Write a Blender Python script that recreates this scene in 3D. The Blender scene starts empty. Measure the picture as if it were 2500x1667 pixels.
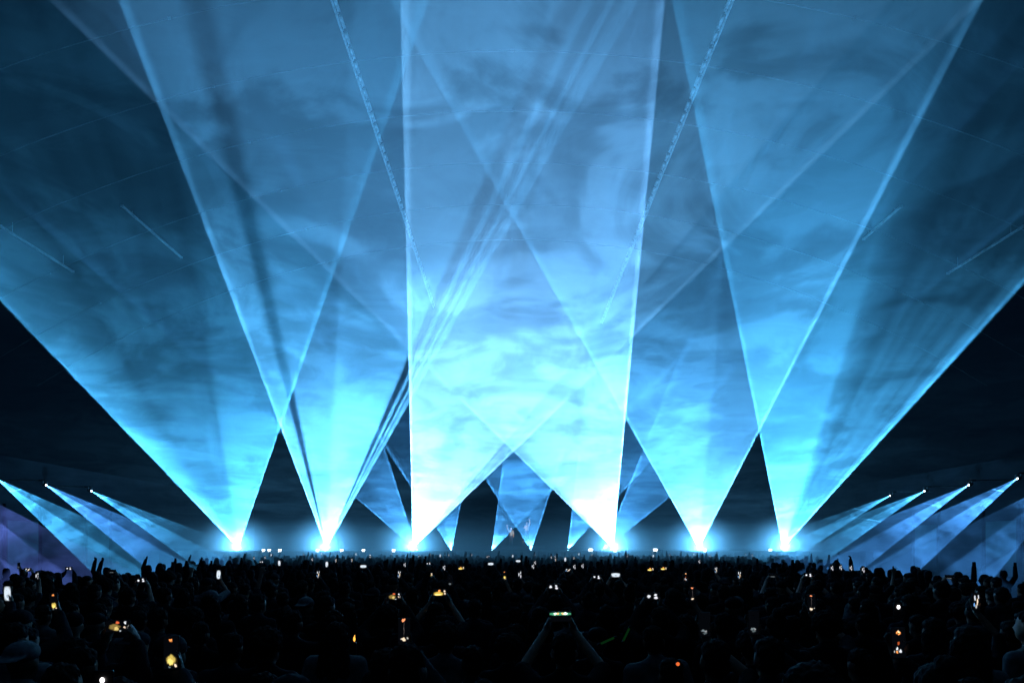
import bpy, bmesh, math, random
import numpy as np
from mathutils import Vector, Matrix, noise as mnoise

rnd = random.Random(11)
sc = bpy.context.scene
COL = sc.collection
D = math.radians

# ---------------------------------------------------------------- camera
# level camera with a rising front; pixel constants are those of the 2500 px wide photograph
F, CX, HY, CZ = 2500 * 24 / 36.0, 1250.0, 1333.0, 2.35
cam = bpy.data.objects.new('camera', bpy.data.cameras.new('camera'))
COL.objects.link(cam)
cam.location = (0, 0, CZ)
cam.rotation_euler = (D(90), 0, 0)
cam.data.lens = 24
cam.data.sensor_width = 36
cam.data.shift_y = (HY - 833.5) / 2500
cam.data.clip_start = 0.05
cam.data.clip_end = 600
sc.camera = cam

# ---------------------------------------------------------------- world (night)
w = bpy.data.worlds.new('World')
sc.world = w
w.use_nodes = True
bg = w.node_tree.nodes['Background']
bg.inputs['Color'].default_value = (0.06, 0.35, 1.0, 1)
bg.inputs['Strength'].default_value = 0.006
sc.view_settings.view_transform = 'Standard'
sc.view_settings.look = 'None'
sc.view_settings.exposure = 0.0
sc.view_settings.gamma = 1.0
cy = sc.cycles
cy.volume_bounces = 0
cy.max_bounces = 4
cy.diffuse_bounces = 1
cy.glossy_bounces = 1
cy.transmission_bounces = 2
cy.transparent_max_bounces = 8
cy.volume_step_rate = 20
cy.volume_max_steps = 8
cy.use_denoising = True
cy.use_adaptive_sampling = False
cy.caustics_reflective = False
cy.caustics_refractive = False


# ---------------------------------------------------------------- helpers
def tag(o, label=None, cat=None, group=None, kind=None):
    for k, v in (('label', label), ('category', cat), ('group', group), ('kind', kind)):
        if v:
            o[k] = v
    return o


def empty(name, loc=(0, 0, 0), rz=0.0):
    o = bpy.data.objects.new(name, None)
    o.empty_display_size = 0.2
    o.location = loc
    o.rotation_euler = (0, 0, rz)
    COL.objects.link(o)
    return o


def obj(name, me, parent=None, m=None):
    o = bpy.data.objects.new(name, me)
    if m is not None and len(me.materials) == 0:
        me.materials.append(m)
    o.parent = parent
    COL.objects.link(o)
    return o


def to_mesh(bm, name, smooth=False):
    me = bpy.data.meshes.new(name)
    bmesh.ops.recalc_face_normals(bm, faces=bm.faces)
    bm.to_mesh(me)
    bm.free()
    if smooth:
        for p in me.polygons:
            p.use_smooth = True
    return me


def box(bm, c, s, rot=None, bev=0.0):
    r = bmesh.ops.create_cube(bm, size=1.0)
    vs = r['verts']
    bmesh.ops.scale(bm, vec=s, verts=vs)
    if bev > 0:
        es = list({e for v in vs for e in v.link_edges})
        rb = bmesh.ops.bevel(bm, geom=es, offset=bev, segments=2, affect='EDGES', profile=0.5)
        vs = list({v for f in rb['faces'] for v in f.verts} | {v for v in vs if v.is_valid})
    if rot is not None:
        bmesh.ops.rotate(bm, cent=(0, 0, 0), matrix=rot, verts=vs)
    bmesh.ops.translate(bm, vec=c, verts=vs)
    return vs


def ell(bm, c, r, seg=12, rot=None):
    q = bmesh.ops.create_uvsphere(bm, u_segments=seg, v_segments=max(6, seg * 2 // 3), radius=1.0)
    vs = q['verts']
    bmesh.ops.scale(bm, vec=r, verts=vs)
    if rot is not None:
        bmesh.ops.rotate(bm, cent=(0, 0, 0), matrix=rot, verts=vs)
    bmesh.ops.translate(bm, vec=c, verts=vs)


def cap(bm, a, b, ra, rb, seg=10):
    """tapered capsule: cone with a ball on each end"""
    a, b = Vector(a), Vector(b)
    d = b - a
    q = bmesh.ops.create_cone(bm, cap_ends=True, segments=seg, radius1=ra, radius2=rb, depth=max(d.length, 1e-4))
    m = d.to_track_quat('Z', 'Y').to_matrix().to_4x4()
    m.translation = (a + b) / 2
    bmesh.ops.transform(bm, matrix=m, verts=q['verts'])
    ell(bm, a, (ra, ra, ra), seg)
    ell(bm, b, (rb, rb, rb), seg)


def tube(bm, a, b, r, seg=6):
    a, b = Vector(a), Vector(b)
    d = b - a
    q = bmesh.ops.create_cone(bm, cap_ends=True, segments=seg, radius1=r, radius2=r, depth=d.length)
    m = d.to_track_quat('Z', 'Y').to_matrix().to_4x4()
    m.translation = (a + b) / 2
    bmesh.ops.transform(bm, matrix=m, verts=q['verts'])


def W(px, py, Y):
    """point of the place that stands Y metres out, seen at a photograph pixel"""
    return Vector(((px - CX) / F * Y, Y, CZ + (HY - py) / F * Y))


def nodes(m):
    m.use_nodes = True
    return m.node_tree


def N(nt, t, **kw):
    n = nt.nodes.new(t)
    for k, v in kw.items():
        setattr(n, k, v)
    return n


def math_node(nt, op, a, b=None):
    n = N(nt, 'ShaderNodeMath', operation=op)
    for i, v in enumerate((a, b)):
        if v is None:
            continue
        if isinstance(v, (int, float)):
            n.inputs[i].default_value = v
        else:
            nt.links.new(v, n.inputs[i])
    return n.outputs[0]


def pmat(name, col, rough=0.7, metal=0.0, var=0.25, scale=6.0, bump=0.0, rand=0.0, spec=0.3):
    """principled material with noise-mottled colour; rand varies it from object to object"""
    m = bpy.data.materials.new(name)
    nt = nodes(m)
    b = nt.nodes['Principled BSDF']
    tc = N(nt, 'ShaderNodeTexCoord')
    n = N(nt, 'ShaderNodeTexNoise')
    n.inputs['Scale'].default_value = scale
    n.inputs['Detail'].default_value = 4
    nt.links.new(tc.outputs['Object'], n.inputs['Vector'])
    r = N(nt, 'ShaderNodeMapRange')
    r.inputs[1].default_value, r.inputs[2].default_value = 0.3, 0.7
    r.inputs[3].default_value, r.inputs[4].default_value = 1 - var, 1 + var
    nt.links.new(n.outputs['Fac'], r.inputs[0])
    v = r.outputs[0]
    if rand:
        oi = N(nt, 'ShaderNodeObjectInfo')
        q = N(nt, 'ShaderNodeMapRange')
        q.inputs[3].default_value, q.inputs[4].default_value = 1 - rand, 1 + rand
        nt.links.new(oi.outputs['Random'], q.inputs[0])
        v = math_node(nt, 'MULTIPLY', v, q.outputs[0])
    mx = N(nt, 'ShaderNodeVectorMath', operation='SCALE')
    mx.inputs[0].default_value = col
    nt.links.new(v, mx.inputs['Scale'])
    nt.links.new(mx.outputs[0], b.inputs['Base Color'])
    b.inputs['Roughness'].default_value = rough
    b.inputs['Metallic'].default_value = metal
    b.inputs['Specular IOR Level'].default_value = spec
    if bump:
        bp = N(nt, 'ShaderNodeBump')
        bp.inputs['Strength'].default_value = bump
        nt.links.new(n.outputs['Fac'], bp.inputs['Height'])
        nt.links.new(bp.outputs[0], b.inputs['Normal'])
    return m


def emat(name, col, strength):
    m = bpy.data.materials.new(name)
    nt = nodes(m)
    nt.nodes.clear()
    o = N(nt, 'ShaderNodeOutputMaterial')
    e = N(nt, 'ShaderNodeEmission')
    e.inputs[0].default_value = (*col, 1)
    e.inputs[1].default_value = strength
    nt.links.new(e.outputs[0], o.inputs[0])
    m.cycles.emission_sampling = 'NONE'
    return m


M = dict(
    floor=pmat('floor_concrete', (0.05, 0.05, 0.055), 0.6, scale=1.5),
    wall=pmat('wall_paint', (0.045, 0.05, 0.06), 0.9, scale=0.6, spec=0.05),
    panel=pmat('panel_paint', (0.10, 0.17, 0.18), 0.85, scale=0.9, spec=0.05),
    metal=pmat('dull_aluminium', (0.42, 0.43, 0.45), 0.55, 0.4, scale=9, var=0.35),
    steel=pmat('galvanised_steel', (0.45, 0.46, 0.48), 0.55, 0.4, scale=5, var=0.4),
    rib=pmat('rib_steel', (0.12, 0.125, 0.135), 0.6, 0.3, scale=0.35, var=0.9),  # broad mottle paints in ribs catching light only in parts
    black=pmat('black_housing', (0.015, 0.015, 0.017), 0.5),
    cloth_black=pmat('stage_skirt', (0.008, 0.008, 0.01), 0.9, scale=14),
    deck=pmat('stage_deck', (0.02, 0.02, 0.022), 0.7, scale=3),
    skin=pmat('skin', (0.38, 0.22, 0.155), 0.55, scale=20, var=0.12, rand=0.35),
    hair=pmat('hair', (0.022, 0.018, 0.016), 0.75, scale=60, var=0.5, rand=0.5, bump=0.4, spec=0.12),
    top_dark=pmat('dark_fabric', (0.022, 0.024, 0.030), 0.9, scale=30, rand=0.7, bump=0.25, spec=0.1),
    top_light=pmat('pale_fabric', (0.20, 0.21, 0.22), 0.9, scale=30, rand=0.25, bump=0.25, spec=0.1),
    top_violet=pmat('violet_fabric', (0.05, 0.03, 0.26), 0.9, scale=30, bump=0.25, spec=0.1),
    jeans=pmat('denim', (0.02, 0.025, 0.045), 0.9, scale=40, rand=0.5, spec=0.1),
    shoe=pmat('shoe_rubber', (0.03, 0.03, 0.03), 0.7),
    cap_pale=pmat('pale_cap', (0.18, 0.18, 0.19), 0.85, scale=40, rand=0.3, spec=0.1),
    phone=pmat('phone_case', (0.02, 0.02, 0.022), 0.3, rand=0.5),
    paper=pmat('paper', (0.7, 0.68, 0.74), 0.8, var=0.08),
    lamp=emat('lamp_lens', (0.85, 0.95, 1.0), 9.0),
    laser=emat('laser_window', (0.55, 0.85, 1.0), 60.0),
    spotlens=emat('beam_lens', (0.55, 0.8, 1.0), 25.0),
    torch=emat('phone_torch', (1.0, 0.95, 0.95), 2.5),
    flame=emat('flame', (1.0, 0.42, 0.06), 2.0),
    ember=emat('ember', (1.0, 0.18, 0.04), 0.9),
    glow_green=emat('green_glow', (0.03, 0.35, 0.08), 0.045),  # dim glow put in for green cloth-like patches
)


def smoke_mat(name, lo, hi, scale, stretch, thresh=(0.40, 0.62), g=0.45, cr=0.25):
    """drifting smoke: scatter volume whose density is a cloud field"""
    m = bpy.data.materials.new(name)
    nt = nodes(m)
    nt.nodes.clear()
    o = N(nt, 'ShaderNodeOutputMaterial')
    v = N(nt, 'ShaderNodeVolumeScatter')
    v.inputs['Anisotropy'].default_value = g
    geo = N(nt, 'ShaderNodeNewGeometry')
    mp = N(nt, 'ShaderNodeMapping')
    mp.inputs['Scale'].default_value = stretch
    mp.inputs['Location'].default_value = (3.1, 7.7, 1.3)
    nt.links.new(geo.outputs['Position'], mp.inputs['Vector'])
    def field(sc_, det, rough_, dist, lo_, hi_, a, b):
        n = N(nt, 'ShaderNodeTexNoise')
        for k_, v_ in (('Scale', sc_), ('Detail', det), ('Roughness', rough_), ('Distortion', dist)):
            n.inputs[k_].default_value = v_
        nt.links.new(mp.outputs[0], n.inputs['Vector'])
        r = N(nt, 'ShaderNodeMapRange', interpolation_type='SMOOTHSTEP')
        for q, v_ in enumerate((lo_, hi_, a, b)):
            r.inputs[q + 1].default_value = v_
        nt.links.new(n.outputs['Fac'], r.inputs[0])
        return r.outputs[0]

    broad = field(scale, 4, 0.55, 0.0, thresh[0], thresh[1], lo, hi)         # slow banks
    crisp = field(scale * 3.3, 8, 0.66, 0.8, 0.44, 0.57, 1 - cr, 1 + cr)    # torn edges and wisps
    nt.links.new(math_node(nt, 'MULTIPLY', broad, crisp), v.inputs['Density'])
    nt.links.new(v.outputs[0], o.inputs['Volume'])
    return m


# ---------------------------------------------------------------- laser fans: lamp with a fan-shaped aperture
def plane_basis(alpha):
    return (Vector((1, 0, 0)), Vector((0, -math.cos(alpha), math.sin(alpha))),
            Vector((0, math.sin(alpha), math.cos(alpha))))


def gobo(l, half_in, half_el, stops):
    """the lamp's own aperture: a thin fan, brighter where the scanner dwells (its ends); low stops can paint shadows of things before the lamp"""
    l.use_nodes = True
    nt = l.node_tree
    em = nt.nodes['Emission']
    tc = N(nt, 'ShaderNodeTexCoord')
    sp = N(nt, 'ShaderNodeSeparateXYZ')
    nt.links.new(tc.outputs['Normal'], sp.inputs[0])
    az = math_node(nt, 'ABSOLUTE', sp.outputs['Z'])
    th = math_node(nt, 'ARCTAN2', sp.outputs['X'], az)
    mr = N(nt, 'ShaderNodeMapRange', clamp=False)
    mr.inputs[1].default_value, mr.inputs[2].default_value = -half_in, half_in
    nt.links.new(th, mr.inputs[0])
    cr = N(nt, 'ShaderNodeValToRGB')
    e = cr.color_ramp.elements
    e[0].position, e[0].color = 0.0, (0, 0, 0, 1)
    e[1].position, e[1].color = 1.0, (0, 0, 0, 1)
    for p, v in stops:
        q = e.new(min(max(p, 0.0005), 0.9995))
        q.color = (v, v, v, 1)
    nt.links.new(mr.outputs[0], cr.inputs[0])
    el = math_node(nt, 'ABSOLUTE', sp.outputs['Y'])
    cut = N(nt, 'ShaderNodeMapRange', interpolation_type='SMOOTHSTEP')
    cut.inputs[1].default_value, cut.inputs[2].default_value = half_el, half_el * 1.25
    cut.inputs[3].default_value, cut.inputs[4].default_value = 1, 0
    nt.links.new(el, cut.inputs[0])
    s = math_node(nt, 'MULTIPLY', cr.outputs[0], cut.outputs[0])
    nt.links.new(s, em.inputs['Strength'])


def spot(name, A, d, xdir, power, col, size, parent=None):
    l = bpy.data.lights.new(name, 'SPOT')
    l.energy, l.color, l.spot_size, l.spot_blend = power, col, min(D(176), size), 0.0
    l.shadow_soft_size = 0.0
    l.use_shadow = False
    o = bpy.data.objects.new(name, l)
    COL.objects.link(o)
    z = -d.normalized()
    xv = (xdir - z * xdir.dot(z)).normalized()
    yv = z.cross(xv)
    o.matrix_world = Matrix.Translation(A) @ Matrix((xv, yv, z)).transposed().to_4x4()
    return o


def fan_angle(p, A, x, t, n):
    r = Vector(((p[0] - CX) / F, 1, (HY - p[1]) / F))
    C = Vector((0, 0, CZ))
    P = C + r * ((A - C).dot(n) / r.dot(n)) - A
    return math.atan2(P.dot(x), P.dot(t))


def laser_fan(ax, ay, L, R, Y, alpha, power, inner, edge=(2.2, 2.2), ew=0.0034, col=(0.105, 0.40, 0.92)):
    x, t, n = plane_basis(alpha)
    A = W(ax, ay, Y)
    A.z = CZ + (HY - 1337) / F * 50 if Y < 55 else A.z
    a0, a1 = fan_angle(L, A, x, t, n), fan_angle(R, A, x, t, n)
    f = lambda p: (fan_angle(p, A, x, t, n) - a0) / (a1 - a0)
    pts = [(f(p) if isinstance(p, tuple) else p, v) for p, v in inner]
    w_ = ew * 0.9 / (a1 - a0)
    stops = [(0.001, edge[0]), (w_, edge[0]), (w_ * 1.9, pts[0][1])] + \
            [q for q in pts if w_ * 2 < q[0] < 1 - w_ * 2] + [(1 - w_ * 1.9, pts[-1][1]), (1 - w_, edge[1]), (0.999, edge[1])]
    mid = (a0 + a1) / 2
    d = x * math.sin(mid) + t * math.cos(mid)
    px = x * math.cos(mid) - t * math.sin(mid)
    o = spot('laser_light', A, d, px, power, col, (a1 - a0) + 0.06)
    gobo(o.data, (a1 - a0) / 2, math.sin(D(0.7)), stops)
    return A


def smoke_wedge(name, Y, z, alpha, half, xw, r1, m):
    """layer of smoke that starts as a line at the lasers and is shaped in thickness to set the beam brightness"""
    x, t, n = plane_basis(alpha)
    o = Vector((0, Y, z))
    vs = []
    prof = [(-0.06, 0.36), (6, 0.46), (14, 0.92), (24, 1.48), (34, 1.18), (46, 0.66), (r1, 0.50)]     # thickness shaped to brighten the beams midway and dim their bases and tops
    K = len(prof)
    for sx in (-xw, xw):
        for rr, hh in prof:
            vs += [o + x * sx + t * rr + n * (half * hh), o + x * sx + t * rr - n * (half * hh)]
    f_ = [(0, 1, 2 * K + 1, 2 * K), (2 * K - 2, 4 * K - 2, 4 * K - 1, 2 * K - 1)]
    for k in range(K - 1):
        a, b, c, d = 2 * k, 2 * k + 2, 2 * K + 2 * k + 2, 2 * K + 2 * k
        f_ += [(a, d, c, b), (a + 1, b + 1, c + 1, d + 1), (a, b, b + 1, a + 1), (d, d + 1, c + 1, c)]
    me = bpy.data.meshes.new(name)
    me.from_pydata(vs, [], f_)
    bm = bmesh.new(); bm.from_mesh(me); bmesh.ops.recalc_face_normals(bm, faces=bm.faces); bm.to_mesh(me); bm.free()
    return obj(name, me, None, m)


AL = D(15)
ZF = CZ + (HY - 1337) / F * 50
smoke_front = smoke_mat('smoke_front', 0.27, 0.37, 0.095, (0.75, 1.0, 1.0), (0.40, 0.60))
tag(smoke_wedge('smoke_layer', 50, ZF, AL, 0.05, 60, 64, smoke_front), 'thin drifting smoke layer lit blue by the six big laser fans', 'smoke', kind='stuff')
smoke_rear = smoke_mat('smoke_rear', 0.14, 0.32, 0.17, (0.5, 1.0, 1.0), (0.38, 0.62))
ZR = CZ + (HY - 1343) / F * 62
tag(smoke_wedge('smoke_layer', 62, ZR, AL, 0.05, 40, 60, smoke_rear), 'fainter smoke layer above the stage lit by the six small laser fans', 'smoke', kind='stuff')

P0 = 490000
stripe = lambda a, b, n, lo, hi, seed: [(a + (b - a) * (i + random.Random(seed + i).uniform(-.25, .25)) / n, lo + (hi - lo) * (((i * 7 + seed) % 5) / 4)) for i in range(n + 1)]
apex = []
C1, C2, C3, C4 = (0.060, 0.41, 0.86), (0.088, 0.43, 0.90), (0.165, 0.48, 0.90), (0.15, 0.45, 0.92)
apex.append(laser_fan(582, 1337, (0, 733), (1052, 0), 50, AL, P0,
            [(0.02, 1.0), ((290, 1020), 0.95), ((330, 1010), 0.62)] + stripe(.27, .62, 16, .30, .38, 3) + [(0.66, 0.5), (0.9, 0.72)], (1.9, 1.55), col=C1))
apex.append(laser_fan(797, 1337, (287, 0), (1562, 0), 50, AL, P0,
            [(0.03, .85), ((704, 1000), .85), ((713, 1000), .06), ((721, 1000), .06), ((731, 1000), .85), ((812, 1000), .95), ((815, 1000), 1.35),  # near-zero stops paint shadow streaks of obstacles into this fan
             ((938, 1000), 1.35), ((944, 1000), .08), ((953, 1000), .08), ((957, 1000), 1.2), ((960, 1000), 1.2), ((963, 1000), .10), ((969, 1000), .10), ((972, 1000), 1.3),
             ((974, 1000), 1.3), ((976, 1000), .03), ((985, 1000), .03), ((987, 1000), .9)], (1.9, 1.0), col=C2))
apex.append(laser_fan(1008, 1337, (975, 0), (2402, 0), 50, AL, P0 * 1.25,
            [(0.02, 1.15), ((1086, 1071), 1.15), ((1092, 1071), .92), ((1300, 1000), .9), ((1500, 800), .58), ((1700, 550), .42)], (2.4, 1.0), col=C3))
apex.append(laser_fan(1497, 1337, (117, 0), (1626, 0), 50, AL, P0 * 1.25,
            [(0.02, .38), ((900, 800), .52), ((1150, 930), .85), ((1418, 1000), 1.0), ((1424, 1000), 1.15)], (1.0, 2.4), col=C4))
apex.append(laser_fan(1706, 1337, (948, 0), (2402, 0), 50, AL, P0,
            [(0.02, .75), ((1660, 1000), .9), ((1722, 1120), .92), ((1727, 1120), .7), ((1800, 1000), .66)], (1.5, 1.9), col=C2))
apex.append(laser_fan(1911, 1337, (1637, 0), (2500, 691), 50, AL, P0,
            [(0.03, 1.05), ((1976, 1120), 1.0), ((1984, 1120), .66)] + stripe(.55, .93, 15, .30, .40, 8) + [(.95, .7)], (1.8, 1.9), col=C1))

P1 = 150000
RC = (0.055, 0.32, 0.80)
rear = []
for (ax, L, R, inn) in (
        (1018, (872, 1217), (941, 1095), [(0.1, .7), (.5, .7), (.52, 1), (.9, 1)]),
        (1102, (994, 1175), (1127, 1222), [(0.1, .55), (.45, .6), (.47, .85), (.9, .8)]),
        (1201, (1226, 1137), (1345, 1198), [(0.1, 1.), (.3, .95), (.33, .75), (.9, .65)]),
        (1297, (1185, 1170), (1345, 1198), [(0.1, .7), (.55, .75), (.57, 1.), (.9, .7)]),
        (1386, (1397, 1242), (1586, 1129), [(0.1, .85), (.5, .85), (.52, 1.1), (.9, 1.)]),
        (1472, (1570, 1095), (1634, 1214), [(0.1, .9), (.55, .9), (.57, .65), (.9, .7)])):
    rear.append(laser_fan(ax, 1343, L, R, 62, AL, P1, inn, (1.9, 1.7), 0.006, RC))

# side beams: pairs of rows along the walls, aimed down and inwards over the crowd
SX, SZ = 30.5, 4.0
side_smoke = smoke_mat('smoke_side', 0.10, 0.34, 0.22, (0.8, 0.8, 1.6), (0.36, 0.6))
side = []


def side_beam(sx, Y, power, col, r1=28.0):
    A = Vector((-SX if sx < 0 else SX - 0.6, Y, CZ + SZ))
    du = Vector((-sx, -0.79, -0.255)).normalized()
    dl = Vector((-sx, -0.93, -0.385)).normalized()
    n = du.cross(dl).normalized()
    if n.z < 0:
        n = -n
    mid = (du + dl).normalized()
    xv = (dl - mid * dl.dot(mid)).normalized()
    a = math.acos(du.dot(dl)) / 2
    half = D(0.22)
    vs = []
    for rr in (0.1, r1):
        for th in (-a * 1.06, a * 1.06):
            for s in (-1, 1):
                vs.append(A + (mid * math.cos(th) + xv * math.sin(th) + n * s * math.tan(half)) * rr)
    me = bpy.data.meshes.new('smoke')
    me.from_pydata(vs, [], [(0, 1, 3, 2), (4, 6, 7, 5), (0, 4, 5, 1), (2, 3, 7, 6), (0, 2, 6, 4), (1, 5, 7, 3)])
    bm = bmesh.new(); bm.from_mesh(me); bmesh.ops.recalc_face_normals(bm, faces=bm.faces); bm.to_mesh(me); bm.free()
    o = obj('smoke_streak', me, None, side_smoke)
    sp = spot('beam_light', A, mid, xv, power, col, 2 * a + 0.03)
    gobo(sp.data, a, math.sin(D(0.3)), [(0.01, .42), (.02, .32), (.42, .26), (.47, .85), (.80, .8), (.97, 1.0), (.99, 1.1)])
    return A, o


BLUE, TEAL, VIOL = (0.06, 0.30, 0.85), (0.05, 0.36, 0.78), (0.11, 0.19, 0.72)
which = ('nearest the stage', 'second from the stage', 'third from the stage', 'fourth from the stage', 'fifth from the stage', 'sixth from the stage')
for sx, nm in ((-1, 'left'), (1, 'right')):
    ys = [54.0, 49.5, 44.7, 40.4, 35.9, 31.5]
    for i, Y in enumerate(ys):
        if sx < 0 and i == 0:
            continue
        c = (VIOL if i >= 4 else BLUE if i == 2 else TEAL) if sx < 0 else (TEAL if i < 2 else BLUE)
        A, o = side_beam(sx, Y, (140000 if sx < 0 else 125000) * (0.55 if i >= 4 else 1.0), c)
        tag(o, 'smoke streak under the beam light %s on the %s wall' % (which[i], nm), 'smoke', kind='stuff')
        side.append((sx, i, A, nm))

# spill of each big laser's window: the glare that rims the heads and glows in the air
for A in apex:
    l = bpy.data.lights.new('laser_glare', 'POINT')
    l.energy, l.color, l.shadow_soft_size = 2400, (0.10, 0.45, 0.9), 0.12
    o = bpy.data.objects.new('laser_glare', l)
    COL.objects.link(o)
    o.location = A + Vector((0, -0.35, 0.06))
for A in rear:
    l = bpy.data.lights.new('laser_glare', 'POINT')
    l.energy, l.color, l.shadow_soft_size = 30, (0.10, 0.45, 0.9), 0.1
    o = bpy.data.objects.new('laser_glare', l)
    COL.objects.link(o)
    o.location = A + Vector((0, -0.35, 0.06))

# ---------------------------------------------------------------- the setting
bm = bmesh.new()
bmesh.ops.create_grid(bm, x_segments=1, y_segments=1, size=300)
tag(obj('ground', to_mesh(bm, 'ground'), None, M['floor']), 'dark concrete ground under the crowd', kind='structure')

ORD = ['first', 'second', 'third', 'fourth', 'fifth', 'sixth', 'seventh', 'eighth', 'ninth', 'tenth', 'eleventh', 'twelfth', 'thirteenth', 'fourteenth',
       'fifteenth', 'sixteenth', 'seventeenth', 'eighteenth', 'nineteenth', 'twentieth'] + ['twenty-' + x for x in
       ('first', 'second', 'third', 'fourth', 'fifth', 'sixth', 'seventh', 'eighth', 'ninth')] + ['thirtieth'] + ['thirty-' + x for x in
       ('first', 'second', 'third', 'fourth', 'fifth', 'sixth', 'seventh', 'eighth', 'ninth')] + ['fortieth'] + ['forty-' + x for x in
       ('first', 'second', 'third', 'fourth', 'fifth', 'sixth', 'seventh', 'eighth', 'ninth')]

# side walls with pale panels between dark posts
for sx, nm in ((-1, 'left'), (1, 'right')):
    wl = empty('side_wall', (sx * 34.0, 45, 0))
    tag(wl, 'dark hall wall on the %s with pale panels low down' % nm, 'wall')
    bm = bmesh.new(); box(bm, (sx * 0.2, 0, 4.2), (0.4, 90, 8.4))
    obj('wall_surface', to_mesh(bm, 'wall'), wl, M['wall'])
    for yy in (-8.6, 2.4, 11.0):
        bm = bmesh.new(); box(bm, (-sx * 0.04, yy, 2.2), (0.08, 3.0, 3.8), bev=0.02)
        obj('wall_panel', to_mesh(bm, 'panel'), wl, M['panel'])
        for q in (-1.75, 1.75):
            bm = bmesh.new(); box(bm, (-sx * 0.11, yy + q, 2.6), (0.22, 0.16, 5.2), bev=0.015)
            obj('post', to_mesh(bm, 'post'), wl, M['wall'])

# vaulted roof frame: light ribs across, bars along
RID, RAD = 17.4, 44.0
ribz = lambda X: CZ + RID - X * X / (2 * RAD)
for i, Y in enumerate((20.9, 24.0, 27.3, 31.0, 34.8, 38.8)):
    r_ = empty('roof_rib', (0, Y, 0))
    tag(r_, 'thin arched roof rib, %s one back from the camera' % ORD[i], 'roof rib', 'roof ribs')
    xs = [-27 + 54 * k / 36 for k in range(37)]
    bm = bmesh.new()
    for k in range(36):
        tube(bm, (xs[k], 0, ribz(xs[k])), (xs[k + 1], 0, ribz(xs[k + 1])), 0.016, 5)
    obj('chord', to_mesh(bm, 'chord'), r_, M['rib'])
    for k in range(4, 36, 7):
        bm = bmesh.new(); box(bm, (xs[k], 0, ribz(xs[k])), (0.10, 0.06, 0.07), bev=0.008)
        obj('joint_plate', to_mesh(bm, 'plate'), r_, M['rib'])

for (px0, py0, px1, py1, ratio, lab) in (
        (298, 502, 437, 629, 1.146, 'long pale ceiling batten at upper left beside the second laser fan'),
        (0, 552, 174, 663, 1.6, 'long pale ceiling batten at the left edge of the picture'),
        (2194, 504, 2102, 584, 1.146, 'long pale ceiling batten at upper right'),
        (2500, 552, 2309, 668, 1.6, 'long pale ceiling batten at the right edge of the picture')):
    sx = -1 if px0 < CX else 1
    Z = 14.3 if ratio < 1.3 else 12.5
    X = sx * Z * ratio
    y0, y1 = Z * F / (HY - py0), Z * F / (HY - py1)
    b_ = empty('ceiling_batten', (X, (y0 + y1) / 2, CZ + Z))
    tag(b_, lab, 'batten', 'ceiling battens')
    bm = bmesh.new(); box(bm, (0, 0, 0), (0.10, y1 - y0, 0.07), bev=0.01)
    obj('housing', to_mesh(bm, 'housing'), b_, M['metal'])
    for q in (-1, 1):
        bm = bmesh.new(); box(bm, (0, q * (y1 - y0) * 0.497, 0.0), (0.13, 0.05, 0.10), bev=0.01)
        obj('end_cap', to_mesh(bm, 'cap'), b_, M['metal'])
        bm = bmesh.new(); tube(bm, (0, q * (y1 - y0) * 0.35, 0.03), (0, q * (y1 - y0) * 0.35, ribz(X) - CZ - Z + 0.1), 0.006, 5)
        obj('hanger', to_mesh(bm, 'hanger'), b_, M['steel'])

# two long ceiling rails that run to the stage: ledge with a row of bolted boxes
for X, y0, y1, lab in ((-4.88, 15.0, 43.0, 'long ceiling rail with bolted boxes running to the stage, left one'),
                       (6.0, 15.0, 46.0, 'long ceiling rail with bolted boxes running to the stage, right one')):
    H = 15.0
    r_ = empty('ceiling_rail', (X, y0, CZ + H))
    tag(r_, lab, 'ceiling rail', 'ceiling rails')
    sx = 1 if X > 0 else -1
    bm = bmesh.new(); box(bm, (sx * 0.080, (y1 - y0) / 2, 0), (0.05, y1 - y0, 0.05))
    obj('ledge', to_mesh(bm, 'ledge'), r_, M['metal'])
    per = 0.62
    bm = bmesh.new(); box(bm, (0, 0, 0), (0.095, 0.34, 0.06), bev=0.008); long_me = to_mesh(bm, 'long'); long_me.materials.append(M['metal'])
    bm = bmesh.new(); box(bm, (0, 0, 0), (0.085, 0.085, 0.05), bev=0.008); short_me = to_mesh(bm, 'short'); short_me.materials.append(M['metal'])
    bm = bmesh.new(); box(bm, (0, 0, 0), (0.035, 0.03, 0.05)); bolt_me = to_mesh(bm, 'bolt'); bolt_me.materials.append(M['steel'])
    for k in range(int((y1 - y0) / per)):
        for me, nm, dx, dy in ((long_me, 'box', -0.01, 0.18), (short_me, 'junction', -0.015, 0.42), (bolt_me, 'bolt', 0.03, 0.53)):
            o = obj(nm, me, r_)
            o.location = (sx * dx, k * per + dy, 0.02)

# stage
st = empty('stage', (0, 58.3, 0))
tag(st, 'long low black stage behind the crowd', 'stage')
bm = bmesh.new(); box(bm, (0, 0, 1.98), (52, 18.6, 0.08))
obj('deck', to_mesh(bm, 'deck'), st, M['deck'])
bm = bmesh.new()
for k in range(104):
    box(bm, (-26 + 0.25 + k * 0.5, -9.1 + 0.05 * math.sin(k * 1.7), 0.97), (0.47, 0.06, 1.93))
obj('skirt', to_mesh(bm, 'skirt'), st, M['cloth_black'])
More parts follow.
